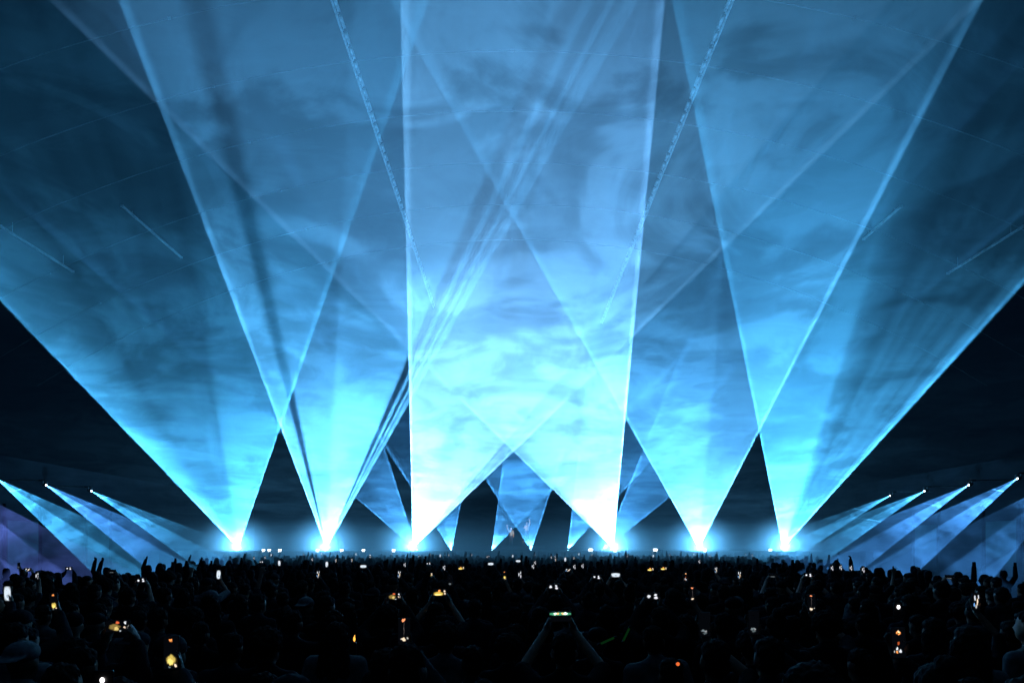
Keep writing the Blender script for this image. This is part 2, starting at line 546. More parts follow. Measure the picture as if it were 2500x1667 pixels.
# performers' riser
rs = empty('riser', (0.6, 65.0, 2.02))
tag(rs, 'black riser with a desk in the middle of the stage', 'riser')
bm = bmesh.new(); box(bm, (0, 0, 0.20), (5.0, 2.0, 0.40), bev=0.02)
obj('platform', to_mesh(bm, 'platform'), rs, M['deck'])
bm = bmesh.new(); box(bm, (0.82, 0.1, 0.65), (0.9, 0.9, 0.50), bev=0.02)
obj('step_block', to_mesh(bm, 'step'), rs, M['deck'])
bm = bmesh.new(); box(bm, (-1.75, -0.4, 0.80), (1.2, 0.5, 0.80), bev=0.02)
obj('desk', to_mesh(bm, 'desk'), rs, M['black'])

# ---------------------------------------------------------------- lamps
def laser_unit(A, label, group, k=1.0):
    e = empty('laser_projector', (A.x, A.y, 2.02))
    tag(e, label, 'laser', group)
    h = A.z - 2.02
    bm = bmesh.new(); box(bm, (0, 0.30 * k, h), (0.34 * k, 0.46 * k, 0.22 * k), bev=0.02 * k)
    b = obj('housing', to_mesh(bm, 'housing'), e, M['black'])
    bm = bmesh.new(); ell(bm, (0, 0.055 * k, h), (0.085 * k, 0.02, 0.07 * k), 16)
    obj('window', to_mesh(bm, 'window', True), b, M['laser'])
    for s in (-1, 1):
        bm = bmesh.new(); box(bm, (s * 0.20 * k, 0.30 * k, h * 0.5), (0.03, 0.06, h), bev=0.006)
        obj('yoke_arm', to_mesh(bm, 'yoke'), e, M['metal'])
    bm = bmesh.new(); box(bm, (0, 0.30 * k, 0.02), (0.46 * k, 0.34 * k, 0.04), bev=0.008)
    obj('base', to_mesh(bm, 'base'), e, M['black'])


for i, A in enumerate(apex):
    laser_unit(A, 'big stage laser throwing a wide bright fan, %s from the left' % ORD[i], 'big stage lasers')
for i, A in enumerate(rear):
    laser_unit(A, 'small rear laser throwing a dim narrow fan, %s from the left' % ORD[i], 'small rear lasers', 0.8)

# square white lamps along the stage front
lampx = [643, 657, 683, 775, 834, 887, 961, 1442, 1502, 1600, 1721, 1881]
for i, px in enumerate(lampx):
    Y = 49.4
    p = W(px, 1344 if i < 10 else 1343, Y)
    e = empty('stage_lamp', (p.x, Y, 2.02))
    tag(e, 'small square white lamp on the stage edge, %s from the left' % ORD[i], 'lamp', 'white stage lamps')
    h = p.z - 2.02
    s = 0.22 if i not in (9, 7) else 0.30
    bm = bmesh.new(); box(bm, (0, 0.08, h), (s + 0.05, 0.12, s + 0.05), bev=0.02)
    b = obj('housing', to_mesh(bm, 'housing'), e, M['black'])
    bm = bmesh.new(); box(bm, (0, 0.014, h), (s, 0.03, s), bev=0.012)
    obj('lens', to_mesh(bm, 'lens'), b, M['lamp'])
    bm = bmesh.new()
    box(bm, (0, 0.08, max(0.03, (h - s / 2) / 2)), (0.05, 0.05, max(0.06, h - s / 2)))
    obj('stand', to_mesh(bm, 'stand'), e, M['black'])

# moving heads on the side walls
for sx, i, A, nm in side:
    e = empty('beam_light', (A.x, A.y, A.z))
    tag(e, 'wall beam light %s on the %s side aiming down at the crowd' % (which[i], nm), 'beam light', 'wall beam lights')
    d = Vector((-sx, -0.86, -0.32)).normalized()
    bm = bmesh.new(); cap(bm, -d * 0.10, -d * 0.42, 0.11, 0.15, 14)
    hd = obj('head', to_mesh(bm, 'head', True), e, M['black'])
    bm = bmesh.new(); cap(bm, -d * 0.02, -d * 0.08, 0.05, 0.08, 16)
    obj('lens', to_mesh(bm, 'lens', True), hd, M['spotlens'])
    bm = bmesh.new(); box(bm, (sx * 0.30, 0.18, 0.32), (0.42, 0.36, 0.10), bev=0.01)
    obj('base', to_mesh(bm, 'base'), e, M['black'])
    for q in (0.0, 0.42):
        bm = bmesh.new(); tube(bm, (sx * 0.2, q, 0.3), (sx * 0.2, q, 0.05), 0.03, 6)
        obj('yoke_arm', to_mesh(bm, 'yoke'), e, M['metal'])
    bm = bmesh.new(); tube(bm, (sx * 0.5, 0.18, 0.34), (sx * 3.45, 0.18, 0.34), 0.045, 8)
    obj('wall_arm', to_mesh(bm, 'arm'), e, M['steel'])

# ---------------------------------------------------------------- people
class Acc:
    """collects balls and tapered limbs as plain vertex and face lists (fast)"""
    def __init__(self):
        self.v, self.f, self.n = [], [], 0

    def add(self, v, f):
        self.v.append(v); self.f += [tuple(k + self.n for k in q) for q in f]; self.n += len(v)

    def mesh(self, name):
        me = bpy.data.meshes.new(name)
        me.from_pydata(np.concatenate(self.v).tolist(), [], self.f)
        return me


def _ball(u, w):
    v = [(0, 0, 1)] + [(math.sin(math.pi * j / w) * math.cos(2 * math.pi * i / u), math.sin(math.pi * j / w) * math.sin(2 * math.pi * i / u), math.cos(math.pi * j / w))
                       for j in range(1, w) for i in range(u)] + [(0, 0, -1)]
    g = lambda j, i: 1 + (j - 1) * u + i % u
    f = [(0, g(1, i), g(1, i + 1)) for i in range(u)] + [(g(j, i), g(j + 1, i), g(j + 1, i + 1), g(j, i + 1)) for j in range(1, w - 1) for i in range(u)]
    f += [(g(w - 1, i), len(v) - 1, g(w - 1, i + 1)) for i in range(u)]
    return np.array(v), f


BALL = _ball(16, 10)
CYL = (np.array([(math.cos(2 * math.pi * i / 14), math.sin(2 * math.pi * i / 14), z) for z in (0, 1) for i in range(14)]),
       [(i, (i + 1) % 14, 14 + (i + 1) % 14, 14 + i) for i in range(14)] + [tuple(range(13, -1, -1)), tuple(range(14, 28))])


def aell(a, c, r, seg=0):
    a.add(BALL[0] * np.array(r) + np.array(c), BALL[1])


def acap(a, p, q, ra, rb, seg=0):
    p, q = Vector(p), Vector(q)
    m = np.array((q - p).to_track_quat('Z', 'Y').to_matrix())
    v = CYL[0].copy()
    rad = np.where(v[:, 2] < 0.5, ra, rb)
    v[:, 0] *= rad; v[:, 1] *= rad; v[:, 2] *= (q - p).length
    a.add(v @ m.T + np.array(p), CYL[1])
    aell(a, p, (ra, ra, ra)); aell(a, q, (rb, rb, rb))


def remesh(bm, name, vox, smooth, faces):
    me = bm.mesh(name)
    o = bpy.data.objects.new(name, me)
    COL.objects.link(o)
    r = o.modifiers.new('r', 'REMESH'); r.mode = 'VOXEL'; r.voxel_size = vox
    s = o.modifiers.new('s', 'SMOOTH'); s.factor = 0.5; s.iterations = smooth
    if faces < 1:
        dcm = o.modifiers.new('d', 'DECIMATE'); dcm.ratio = faces
    dg = bpy.context.evaluated_depsgraph_get()
    out = bpy.data.meshes.new_from_object(o.evaluated_get(dg))
    bpy.data.objects.remove(o)
    out.name = name
    for p in out.polygons:
        p.use_smooth = True
    return out


def hand(bm, wr, fd, pn, spread=0.0, curl=0.3, side=1):
    """palm, four unequal fingers with a knuckle bend and a thumb leaving the side of the palm"""
    wr, fd, pn = Vector(wr), Vector(fd).normalized(), Vector(pn)
    pn = (pn - fd * pn.dot(fd)).normalized()
    ac = fd.cross(pn) * side
    acap(bm, wr, wr + fd * 0.03, 0.027, 0.030, 8)
    for k in range(3):
        o_ = ac * (-0.026 + 0.026 * k)
        acap(bm, wr + fd * 0.025 + o_ * 0.7, wr + fd * 0.085 + o_, 0.016, 0.015, 8)
    for k, ln in enumerate((0.066, 0.078, 0.072, 0.056)):
        o_ = ac * (0.033 - 0.022 * k)
        b0 = wr + fd * 0.085 + o_
        d1 = (fd + ac * (0.30 - 0.2 * k) * spread + pn * curl).normalized()
        d2 = (fd + ac * (0.30 - 0.2 * k) * spread + pn * curl * 3.0).normalized()
        b1 = b0 + d1 * ln * 0.55
        acap(bm, b0, b1, 0.0105, 0.0095, 7)
        acap(bm, b1, b1 + d2 * ln * 0.5, 0.0095, 0.008, 7)
    t0 = wr + fd * 0.035 + ac * 0.030
    t1 = t0 + (ac * 0.8 + fd * 0.8 + pn * curl).normalized() * 0.036
    acap(bm, t0, t1, 0.014, 0.012, 7)
    acap(bm, t1, t1 + (ac * (0.25 + 0.4 * spread) + fd + pn * curl).normalized() * 0.03, 0.012, 0.009, 7)


# arm = (elbow, wrist, finger direction, palm normal, spread, curl); x is outward for either arm
DOWN = ((0.25, -0.04, 1.12), (0.25, 0.07, 0.87), (0, 0.2, -1), (-1, 0, 0), 0.1, 0.3)
FRONT = ((0.27, 0.17, 1.17), (0.12, 0.34, 1.30), (-0.6, 0.5, 0.3), (-0.6, -0.8, 0), 0.1, 0.4)
HOLD1 = ((0.26, 0.20, 1.50), (0.060, 0.40, 1.70), (-0.15, 0.1, 1), (-0.7, -0.6, 0), 0.2, 0.25)
HOLDP = ((0.27, 0.17, 1.49), (0.10, 0.40, 1.72), (-0.35, 0.10, 1), (-1, -0.25, 0), 0.2, 0.30)
HIGHP = ((0.27, 0.12, 1.63), (0.16, 0.28, 1.87), (-0.15, 0.10, 1), (-0.8, -0.5, 0), 0.2, 0.28)
WAVE = ((0.33, 0.03, 1.58), (0.37, 0.10, 1.84), (0.15, 0.1, 1), (0, 1, 0), 1.0, 0.05)
FIST = ((0.29, 0.08, 1.64), (0.25, 0.15, 1.90), (0, 0.15, 1), (0, 1, 0), 0.0, 0.9)
POSES = {
    'down': (DOWN, DOWN, False), 'front': (FRONT, DOWN, False), 'phone_two': (HOLDP, HOLDP, True), 'phone_one': (DOWN, HIGHP, True),
    'phone_low': (DOWN, HOLD1, True), 'wave': (DOWN, WAVE, False), 'fist': (FIST, FRONT, False), 'both_up': (WAVE, WAVE, False)}


def arm_pts(s, arm):
    m = lambda v: Vector((v[0] * s, v[1], v[2]))
    return m((0.185, 0, 1.405)), m(arm[0]), m(arm[1]), m(arm[2]), m(arm[3])


def body_bm(pose, k=0.0, part='body', sleeve='long'):
    bm = Acc()
    A_, B_, _ = POSES[pose]
    if part == 'body':
        aell(bm, (0, 0.015, 1.635), (0.076, 0.097, 0.112), 16)
        aell(bm, (0, 0.050, 1.560), (0.056, 0.062, 0.056), 12)
        acap(bm, (0, 0.105, 1.635), (0, 0.128, 1.600), 0.010, 0.015, 8)
        acap(bm, (-0.02, 0.106, 1.562), (0.02, 0.106, 1.562), 0.010, 0.010, 8)
        for s in (-1, 1):
            aell(bm, (s * 0.079, 0.005, 1.618), (0.012, 0.022, 0.034), 10)
            aell(bm, (s * 0.031, 0.100, 1.645), (0.014, 0.010, 0.009), 8)
        acap(bm, (0, -0.012, 1.42), (0, 0.008, 1.56), 0.058, 0.054, 12)
    if part in ('body', 'top'):
        aell(bm, (0, 0.0, 1.25), (0.172 + k, 0.112 + k, 0.205), 18)
        aell(bm, (0, 0.0, 1.06), (0.152 + k, 0.105 + k, 0.18), 18)
        acap(bm, (-0.165, -0.005, 1.395), (0.165, -0.005, 1.395), 0.060 + k, 0.060 + k, 12)
        for s in (-1, 1):
            acap(bm, (s * 0.03, -0.02, 1.465), (s * 0.15, -0.008, 1.41), 0.040 + k * .6, 0.045 + k, 10)
        if part == 'top':
            aell(bm, (0, 0.0, 0.97), (0.168 + k, 0.118 + k, 0.11), 18)
            acap(bm, (0, -0.022, 1.44), (0, -0.012, 1.482), 0.070 + k, 0.064 + k * .4, 12)
        for s, arm in ((-1, A_), (1, B_)):
            sh, el_, wr, fd, pn = arm_pts(s, arm)
            acap(bm, sh, el_, 0.054 + k, 0.043 + k, 12)
            if part == 'body':
                acap(bm, el_, wr, 0.042, 0.029, 12)
                hand(bm, wr, fd, pn, arm[4], arm[5], s)
            elif sleeve == 'long':
                acap(bm, el_, el_.lerp(wr, 0.92), 0.044 + k, 0.034 + k, 12)
    if part in ('body', 'trousers'):
        aell(bm, (0, 0.0, 0.925), (0.162 + k, 0.113 + k, 0.12), 16)
        for s in (-1, 1):
            acap(bm, (s * 0.088, 0, 0.90), (s * 0.10, 0.015, 0.50), 0.084 + k, 0.058 + k, 12)
            acap(bm, (s * 0.10, 0.015, 0.50), (s * 0.105, -0.015, 0.10), 0.057 + k, (0.042 if part == 'body' else 0.055) + k * .6, 12)
            if part == 'body':
                acap(bm, (s * 0.105, -0.03, 0.055), (s * 0.115, 0.15, 0.04), 0.042, 0.032, 10)
    if part == 'top' and sleeve == 'short':
        pass
    return bm


def head_bm(kind):
    bm = Acc()
    if kind in ('short', 'bun', 'long', 'ponytail'):
        aell(bm, (0, -0.004, 1.682), (0.080, 0.098, 0.078), 18)
        aell(bm, (0, -0.044, 1.622), (0.069, 0.060, 0.078), 16)
    if kind == 'bun':
        aell(bm, (0, -0.075, 1.765), (0.048, 0.048, 0.042), 14)
    if kind == 'ponytail':
        aell(bm, (0, -0.105, 1.69), (0.032, 0.04, 0.032), 12)
        acap(bm, (0, -0.125, 1.68), (0, -0.145, 1.48), 0.034, 0.018, 10)
    if kind == 'long':
        for s in (-1, 0, 1):
            acap(bm, (s * 0.055, -0.035 - 0.02 * (s == 0), 1.62), (s * 0.085, -0.075 - 0.03 * (s == 0), 1.33), 0.058, 0.05, 12)
    if kind == 'curly':
        for k in range(46):
            th, ph = k * 2.399, math.acos(1 - 1.45 * (k + .5) / 46)
            aell(bm, (0.085 * math.sin(ph) * math.cos(th), -0.015 + 0.095 * math.sin(ph) * math.sin(th), 1.665 + 0.085 * math.cos(ph)), (0.036,) * 3, 8)
        aell(bm, (0, -0.02, 1.655), (0.09, 0.098, 0.1), 14)
    if kind in ('cap', 'cap_back'):
        aell(bm, (0, 0.006, 1.690), (0.090, 0.110, 0.078), 20)
        s = 1 if kind == 'cap' else -1
        for q in range(-3, 4):
            acap(bm, (q * 0.021, s * 0.07, 1.680), (q * 0.019, s * (0.185 - 0.0045 * q * q), 1.664), 0.011, 0.009, 8)
        aell(bm, (0, 0.0, 1.768), (0.010, 0.010, 0.008), 8)
    if kind == 'bucket':
        aell(bm, (0, 0.004, 1.700), (0.094, 0.108, 0.075), 20)
        for q in range(72):
            a_ = q * math.pi / 36
            acap(bm, (0.10 * math.cos(a_), 0.115 * math.sin(a_), 1.668), (0.150 * math.cos(a_), 0.162 * math.sin(a_), 1.625), 0.012, 0.009, 7)
    if kind == 'hood':
        aell(bm, (0, -0.012, 1.645), (0.112, 0.122, 0.142), 20)
        aell(bm, (0, -0.06, 1.53), (0.125, 0.085, 0.085), 16)
        acap(bm, (0, -0.07, 1.70), (0, -0.10, 1.765), 0.06, 0.022, 10)
    return bm


BODY = {p: remesh(body_bm(p), 'body', 0.020 if p == 'down' else 0.0135, 2, 1) for p in POSES}
TOP = {(p, s): remesh(body_bm(p, 0.017, 'top', s), 'top', 0.021, 4, 1) for p in POSES for s in ('long', 'short')}
TROU = remesh(body_bm('down', 0.012, 'trousers'), 'trousers', 0.018, 4, 1)
bm = Acc(); acap(bm, (0, -0.035, 0.05), (0.005, 0.155, 0.04), 0.05, 0.042, 12); SHOE = remesh(bm, 'shoe', 0.012, 3, 1)
HAIR = {}
def strands(me, amp, seed):
    """uneven locks: push the surface in and out with upright-stretched noise"""
    for v in me.vertices:
        c = v.co
        a = mnoise.noise(Vector((c.x * 75, c.y * 75, c.z * 22 + seed))) + 0.8 * mnoise.noise(c * 26 + Vector((seed, 3, 1)))
        v.co = c + v.normal * amp * a


for k in ('short', 'bun', 'long', 'ponytail', 'curly', 'cap', 'cap_back', 'bucket', 'hood'):
    me = remesh(head_bm(k), k, 0.0085, 2 if k not in ('hood',) else 5, 1)
    if k in ('short', 'bun', 'long', 'ponytail', 'curly'):
        strands(me, 0.011, len(k))
    HAIR[k] = me
for me in BODY.values(): me.materials.append(M['skin'])
for me in TOP.values(): me.materials.append(M['top_dark'])
TROU.materials.append(M['jeans']); SHOE.materials.append(M['shoe'])
for k, me in HAIR.items():
    me.materials.append(M['hair'] if k in ('short', 'bun', 'long', 'ponytail', 'curly') else M['cap_pale'] if k in ('bucket',) else M['top_dark'])


LOW = {}
for ps in POSES:
    for hd in ('short', 'long'):
        b = Acc()
        for src in (body_bm(ps), body_bm(ps, 0.017, 'top', 'long'), head_bm(hd)):
            b.add(np.concatenate(src.v), src.f)
        me = remesh(b, 'low', 0.034, 1, 0.14)
        me.calc_loop_triangles()
        v = np.empty(len(me.vertices) * 3); me.vertices.foreach_get('co', v)
        t = np.empty(len(me.loop_triangles) * 3, dtype=np.int64); me.loop_triangles.foreach_get('vertices', t)
        LOW[ps, hd] = (v.reshape(-1, 3), t.reshape(-1, 3))
        bpy.data.meshes.remove(me)


def set_mat(o, m):
    o.material_slots[0].link = 'OBJECT'
    o.material_slots[0].material = m


def person(x, y, z=0.0, pose='down', head='short', sleeve='long', top=None, hat=None, h=1.0, rz=0.0, wd=1.0, lean=None):
    e = empty('person', (x, y, z), rz)
    e.scale = (h * wd, h * wd, h)
    if lean:
        e.rotation_euler = (lean[0], lean[1], rz)
    obj('body', BODY[pose], e)
    t = obj('top', TOP[pose, sleeve], e)
    if top:
        set_mat(t, top)
    obj('trousers', TROU, e)
    for s in (-1, 1):
        o = obj('shoe', SHOE, e)
        o.location = (s * 0.107, 0, 0.0)
    if head != 'shaved':
        o = obj('hood' if head == 'hood' else 'hat' if head in ('cap', 'cap_back', 'bucket') else 'hair', HAIR[head], e)
        if head == 'hood' and top:
            set_mat(o, top)
        if hat:
            set_mat(o, hat)
    return e

# ---------------------------------------------------------------- phones
def screen_mat(name, spots, base=(0.0012, 0.0018, 0.003), strength=1.0):
    """lit screen showing the dark show: spots = (u, v, ru, rv, colour), a little different on every phone"""
    m = bpy.data.materials.new(name)
    nt = nodes(m)
    nt.nodes.clear()
    o = N(nt, 'ShaderNodeOutputMaterial')
    e = N(nt, 'ShaderNodeEmission')
    tc = N(nt, 'ShaderNodeTexCoord')
    oi = N(nt, 'ShaderNodeObjectInfo')
    nz = N(nt, 'ShaderNodeTexNoise', noise_dimensions='4D')
    nz.inputs['Scale'].default_value = 7
    nz.inputs['Detail'].default_value = 3
    nt.links.new(math_node(nt, 'MULTIPLY', oi.outputs['Random'], 50.0), nz.inputs['W'])
    nt.links.new(tc.outputs['Generated'], nz.inputs['Vector'])
    mixv = N(nt, 'ShaderNodeMix', data_type='VECTOR')
    mixv.inputs['Factor'].default_value = 0.16
    nt.links.new(tc.outputs['Generated'], mixv.inputs[4])
    nt.links.new(nz.outputs['Color'], mixv.inputs[5])
    acc = None
    for (u, v, ru, rv, c) in spots:
        sub = N(nt, 'ShaderNodeVectorMath', operation='SUBTRACT')
        sub.inputs[1].default_value = (u * 0.84 + 0.08, 0, v * 0.84 + 0.08)
        nt.links.new(mixv.outputs[1], sub.inputs[0])
        mul = N(nt, 'ShaderNodeVectorMath', operation='MULTIPLY')
        mul.inputs[1].default_value = (1 / ru, 0, 1 / rv)
        nt.links.new(sub.outputs[0], mul.inputs[0])
        ln = N(nt, 'ShaderNodeVectorMath', operation='LENGTH')
        nt.links.new(mul.outputs[0], ln.inputs[0])
        r = N(nt, 'ShaderNodeMapRange', interpolation_type='SMOOTHSTEP')
        r.inputs[1].default_value, r.inputs[2].default_value = 0.55, 1.0
        r.inputs[3].default_value, r.inputs[4].default_value = 1, 0
        nt.links.new(ln.outputs['Value'], r.inputs[0])
        cs = N(nt, 'ShaderNodeVectorMath', operation='SCALE')
        cs.inputs[0].default_value = c
        nt.links.new(r.outputs[0], cs.inputs['Scale'])
        if acc is None:
            acc = cs.outputs[0]
        else:
            ad = N(nt, 'ShaderNodeVectorMath', operation='ADD')
            nt.links.new(acc, ad.inputs[0]); nt.links.new(cs.outputs[0], ad.inputs[1])
            acc = ad.outputs[0]
    ad = N(nt, 'ShaderNodeVectorMath', operation='ADD')
    nt.links.new(acc, ad.inputs[0])
    ad.inputs[1].default_value = base
    nt.links.new(ad.outputs[0], e.inputs['Color'])
    e.inputs['Strength'].default_value = strength
    nt.links.new(e.outputs[0], o.inputs[0])
    m.cycles.emission_sampling = 'NONE'
    return m


WHT, WRM, YEL, ORG, RED, GRN, BLU = (.85, .88, .95), (1.1, .85, .6), (.75, .55, .12), (1.3, .42, .10), (.9, .15, .05), (.08, .42, .22), (.25, .6, 1.2)
SCR = {
    'yellow': screen_mat('screen_yellow', [(.5, .28, .30, .16, YEL), (.45, .22, .2, .1, (.5, .4, .12)), (.48, .88, .14, .05, ORG), (.8, .12, .10, .045, WRM), (.4, .05, .10, .03, (.15, .2, .22))]),
    'orange': screen_mat('screen_orange', [(.5, .84, .18, .06, (1.4, .5, .12)), (.5, .89, .10, .03, WRM), (.47, .5, .08, .05, (.5, .09, .02)), (.36, .32, .09, .06, WHT), (.34, .2, .07, .04, ORG), (.58, .22, .10, .065, WHT), (.14, .24, .06, .04, (.5, .5, .5))]),
    'spots': screen_mat('screen_spots', [(.3, .7, .10, .16, WHT), (.62, .45, .10, .2, WRM), (.75, .75, .08, .12, WHT), (.45, .2, .12, .12, (.5, .5, .5)), (.2, .3, .06, .12, BLU)]),
    'wide_yellow': screen_mat('screen_wide_yellow', [(.42, .35, .34, .30, (.85, .58, .10)), (.35, .18, .28, .10, (1., .8, .3)), (.45, .78, .10, .16, ORG), (.82, .75, .08, .16, WRM), (.86, .40, .06, .18, WRM)]),
    'wide_dim': screen_mat('screen_wide_dim', [(.38, .45, .22, .28, (.28, .19, .05)), (.46, .30, .10, .20, (.6, .45, .15)), (.50, .85, .07, .12, RED), (.82, .80, .05, .13, WHT), (.80, .40, .05, .11, (.8, .6, .45)), (.93, .4, .03, .2, (.25, .25, .25)), (.62, .1, .05, .08, (.5, .55, .6))]),
    'white': screen_mat('screen_white', [(.5, .5, .6, .55, (.75, .85, .95)), (.5, .3, .15, .12, (-.4, -.4, -.4))]),
    'grid': screen_mat('screen_grid', [(.45, .93, .16, .05, (1.5, .45, .18)), (.45, .18, .18, .07, WRM), (.25, .2, .06, .03, (.5, .5, .5)), (.78, .22, .08, .03, (.5, .5, .45)), (.48, .62, .02, .3, (.12, .1, .1))]),
    'dark': screen_mat('screen_dark', [(.35, .22, .2, .05, (.18, .22, .24)), (.6, .2, .1, .05, (.3, .32, .33)), (.5, .12, .2, .03, (.1, .13, .14))]),
    'dots': screen_mat('screen_dots', [(.28, .5, .12, .22, WHT), (.72, .7, .09, .16, WHT), (.75, .3, .12, .2, (.9, .9, 1.))]),
    'green': screen_mat('screen_green', [(.5, .78, .62, .16, GRN), (.25, .8, .08, .12, (1.4, 1.5, 1.4)), (.38, .8, .07, .12, ORG), (.6, .8, .06, .12, ORG), (.74, .8, .10, .14, (1.4, 1.6, 1.5))]),
}


def phone_meshes():
    out = {}
    for land in (0, 1):
        wd, ht = (0.076, 0.158) if not land else (0.158, 0.076)
        bm = bmesh.new(); box(bm, (0, 0, 0), (wd, 0.009, ht), bev=0.004)
        c = to_mesh(bm, 'phone_case'); c.materials.append(M['phone'])
        bm = bmesh.new(); box(bm, (0, -0.0053, 0), (wd - 0.006, 0.0012, ht - 0.006))
        d_ = to_mesh(bm, 'phone_screen'); d_.materials.append(SCR['dark'])
        bm = bmesh.new(); box(bm, (wd * 0.28 * (1 if land else -1), 0.0062, ht * 0.3), (0.026, 0.004, 0.026), bev=0.003)
        l_ = to_mesh(bm, 'camera_bump'); l_.materials.append(M['phone'])
        out[land] = (c, d_, l_)
    return out


PH = phone_meshes()
# (px, py, landscape, screen, colour words)
PHONES = [
    (19, 1448, 0, 'white', 'bright white'), (132, 1468, 0, 'yellow', 'yellow and orange'), (46, 1380, 0, 'dark', 'dark'), (68, 1390, 1, 'spots', 'white-dotted'),
    (168, 1387, 1, 'dots', 'white-dotted'), (274, 1394, 1, 'dark', 'dark'), (91, 1405, 0, 'dots', 'white-dotted'), (288, 1528, 1, 'wide_dim', 'dim yellow'),
    (419, 1592, 0, 'yellow', 'yellow and orange'), (344, 1416, 1, 'dots', 'white-dotted'),
    (534, 1402, 0, 'white', 'bright white'), (682, 1374, 0, 'white', 'bright white'), (777, 1401, 0, 'spots', 'white-dotted'), (798, 1377, 0, 'white', 'bright white'),
    (620, 1362, 0, 'dots', 'white-dotted'), (638, 1371, 1, 'dots', 'white-dotted'), (762, 1365, 0, 'dots', 'white-dotted'), (820, 1368, 0, 'spots', 'white-dotted'),
    (859, 1367, 0, 'spots', 'white-dotted'), (887, 1382, 1, 'white', 'bright white'), (904, 1360, 0, 'dots', 'white-dotted'), (975, 1401, 0, 'spots', 'white-dotted'),
    (988, 1378, 0, 'dots', 'white-dotted'), (962, 1455, 1, 'wide_dim', 'dim yellow'), (987, 1540, 0, 'grid', 'mostly dark'),
    (1050, 1354, 0, 'dots', 'white-dotted'), (1075, 1356, 0, 'white', 'bright white'), (1046, 1375, 1, 'dots', 'white-dotted'), (1084, 1385, 0, 'dots', 'white-dotted'),
    (1126, 1386, 1, 'wide_yellow', 'yellow'), (1047, 1402, 1, 'wide_yellow', 'yellow'), (1074, 1446, 1, 'wide_yellow', 'bright yellow'), (1099, 1417, 0, 'dark', 'dark'),
    (1192, 1357, 1, 'dots', 'white-dotted'), (1198, 1376, 1, 'white', 'bright white'), (1265, 1369, 1, 'white', 'bright white'), (1232, 1404, 0, 'yellow', 'warm white'),
    (1269, 1402, 0, 'dots', 'white-dotted'), (1301, 1382, 0, 'dots', 'white-dotted'), (1306, 1373, 0, 'dots', 'white-dotted'), (1346, 1360, 0, 'dots', 'white-dotted'),
    (1356, 1366, 0, 'spots', 'white-dotted'), (1380, 1365, 0, 'white', 'bright white'), (1401, 1362, 0, 'spots', 'white-dotted'), (1387, 1391, 1, 'spots', 'white-dotted'),
    (1402, 1383, 0, 'dots', 'white-dotted'), (1422, 1381, 0, 'dots', 'white-dotted'), (1456, 1408, 1, 'dots', 'white-dotted'), (1351, 1432, 1, 'dots', 'white-dotted'),
    (1368, 1504, 1, 'green', 'green and white'),
    (1531, 1357, 0, 'spots', 'white-dotted'), (1590, 1370, 0, 'dots', 'white-dotted'), (1588, 1389, 1, 'wide_yellow', 'yellow'), (1620, 1387, 1, 'wide_yellow', 'yellow'),
    (1503, 1403, 1, 'white', 'bright white'), (1674, 1408, 0, 'orange', 'orange and white'), (1691, 1450, 0, 'grid', 'dark with warm dots'), (1592, 1455, 1, 'dots', 'white-dotted'),
    (1748, 1391, 0, 'spots', 'white-dotted'), (1805, 1403, 0, 'spots', 'white-dotted'), (1887, 1404, 1, 'dark', 'dark'), (1973, 1403, 1, 'dots', 'white-dotted'),
    (1981, 1472, 0, 'grid', 'dark with an orange dot'), (1720, 1523, 0, 'dark', 'dark'), (1840, 1519, 0, 'dark', 'dark'), (1707, 1370, 0, 'dots', 'white-dotted'),
    (2193, 1568, 0, 'orange', 'orange and white'), (2318, 1408, 1, 'dark', 'dark'), (2383, 1467, 0, 'spots', 'white-dotted'),
    (2031, 1386, 0, 'dots', 'white-dotted'), (2052, 1385, 0, 'dots', 'white-dotted'), (2077, 1386, 0, 'dots', 'white-dotted'), (2107, 1390, 0, 'dots', 'white-dotted'),
]

q_ = random.Random(23)
for k in range(24):       # far sparks of screens along the stage line
    PHONES.append((600 + 1340 * (k + q_.uniform(.1, .9)) / 24, q_.uniform(1351.5, 1361), 0, q_.choice(('dots', 'dots', 'spots', 'white')), 'tiny white'))


def phone(p, land, scr, rot=0.0, tilt=0.0):
    e = empty('phone', p)
    e.rotation_euler = (tilt, rot, 0)
    c, d_, l_ = PH[land]
    obj('case', c, e)
    o = obj('screen', d_, e)
    set_mat(o, SCR[scr])
    obj('camera_bump', l_, e)
    return e


# ---------------------------------------------------------------- the crowd
people = []        # (x, y, kwargs)
taken = []
ph_items = []
for (px, py, land, scr, words) in PHONES:
    far = py < 1392
    drop = 0.50
    Y = drop * F / (py - HY)
    Y = min(Y, 45.0)
    p = W(px, py, Y)
    ph_items.append([p, land, scr, words])
    # holder: hands of the pose meet the phone
    if land:
        pose, off, hz = 'phone_two', (0.0, 0.372), 1.825
    elif rnd.random() < 0.5 and Y > 6:
        pose, off, hz = 'phone_one', (0.142, 0.255), 1.975
    else:
        pose, off, hz = 'phone_low', (0.042, 0.372), 1.80
    h = min(1.06, max(0.90, p.z / hz))
    people.append((p.x - off[0] * h, p.y - off[1] * h, dict(pose=pose, h=p.z / hz, fixed=True)))
    taken.append((people[-1][0], people[-1][1], 0.42))

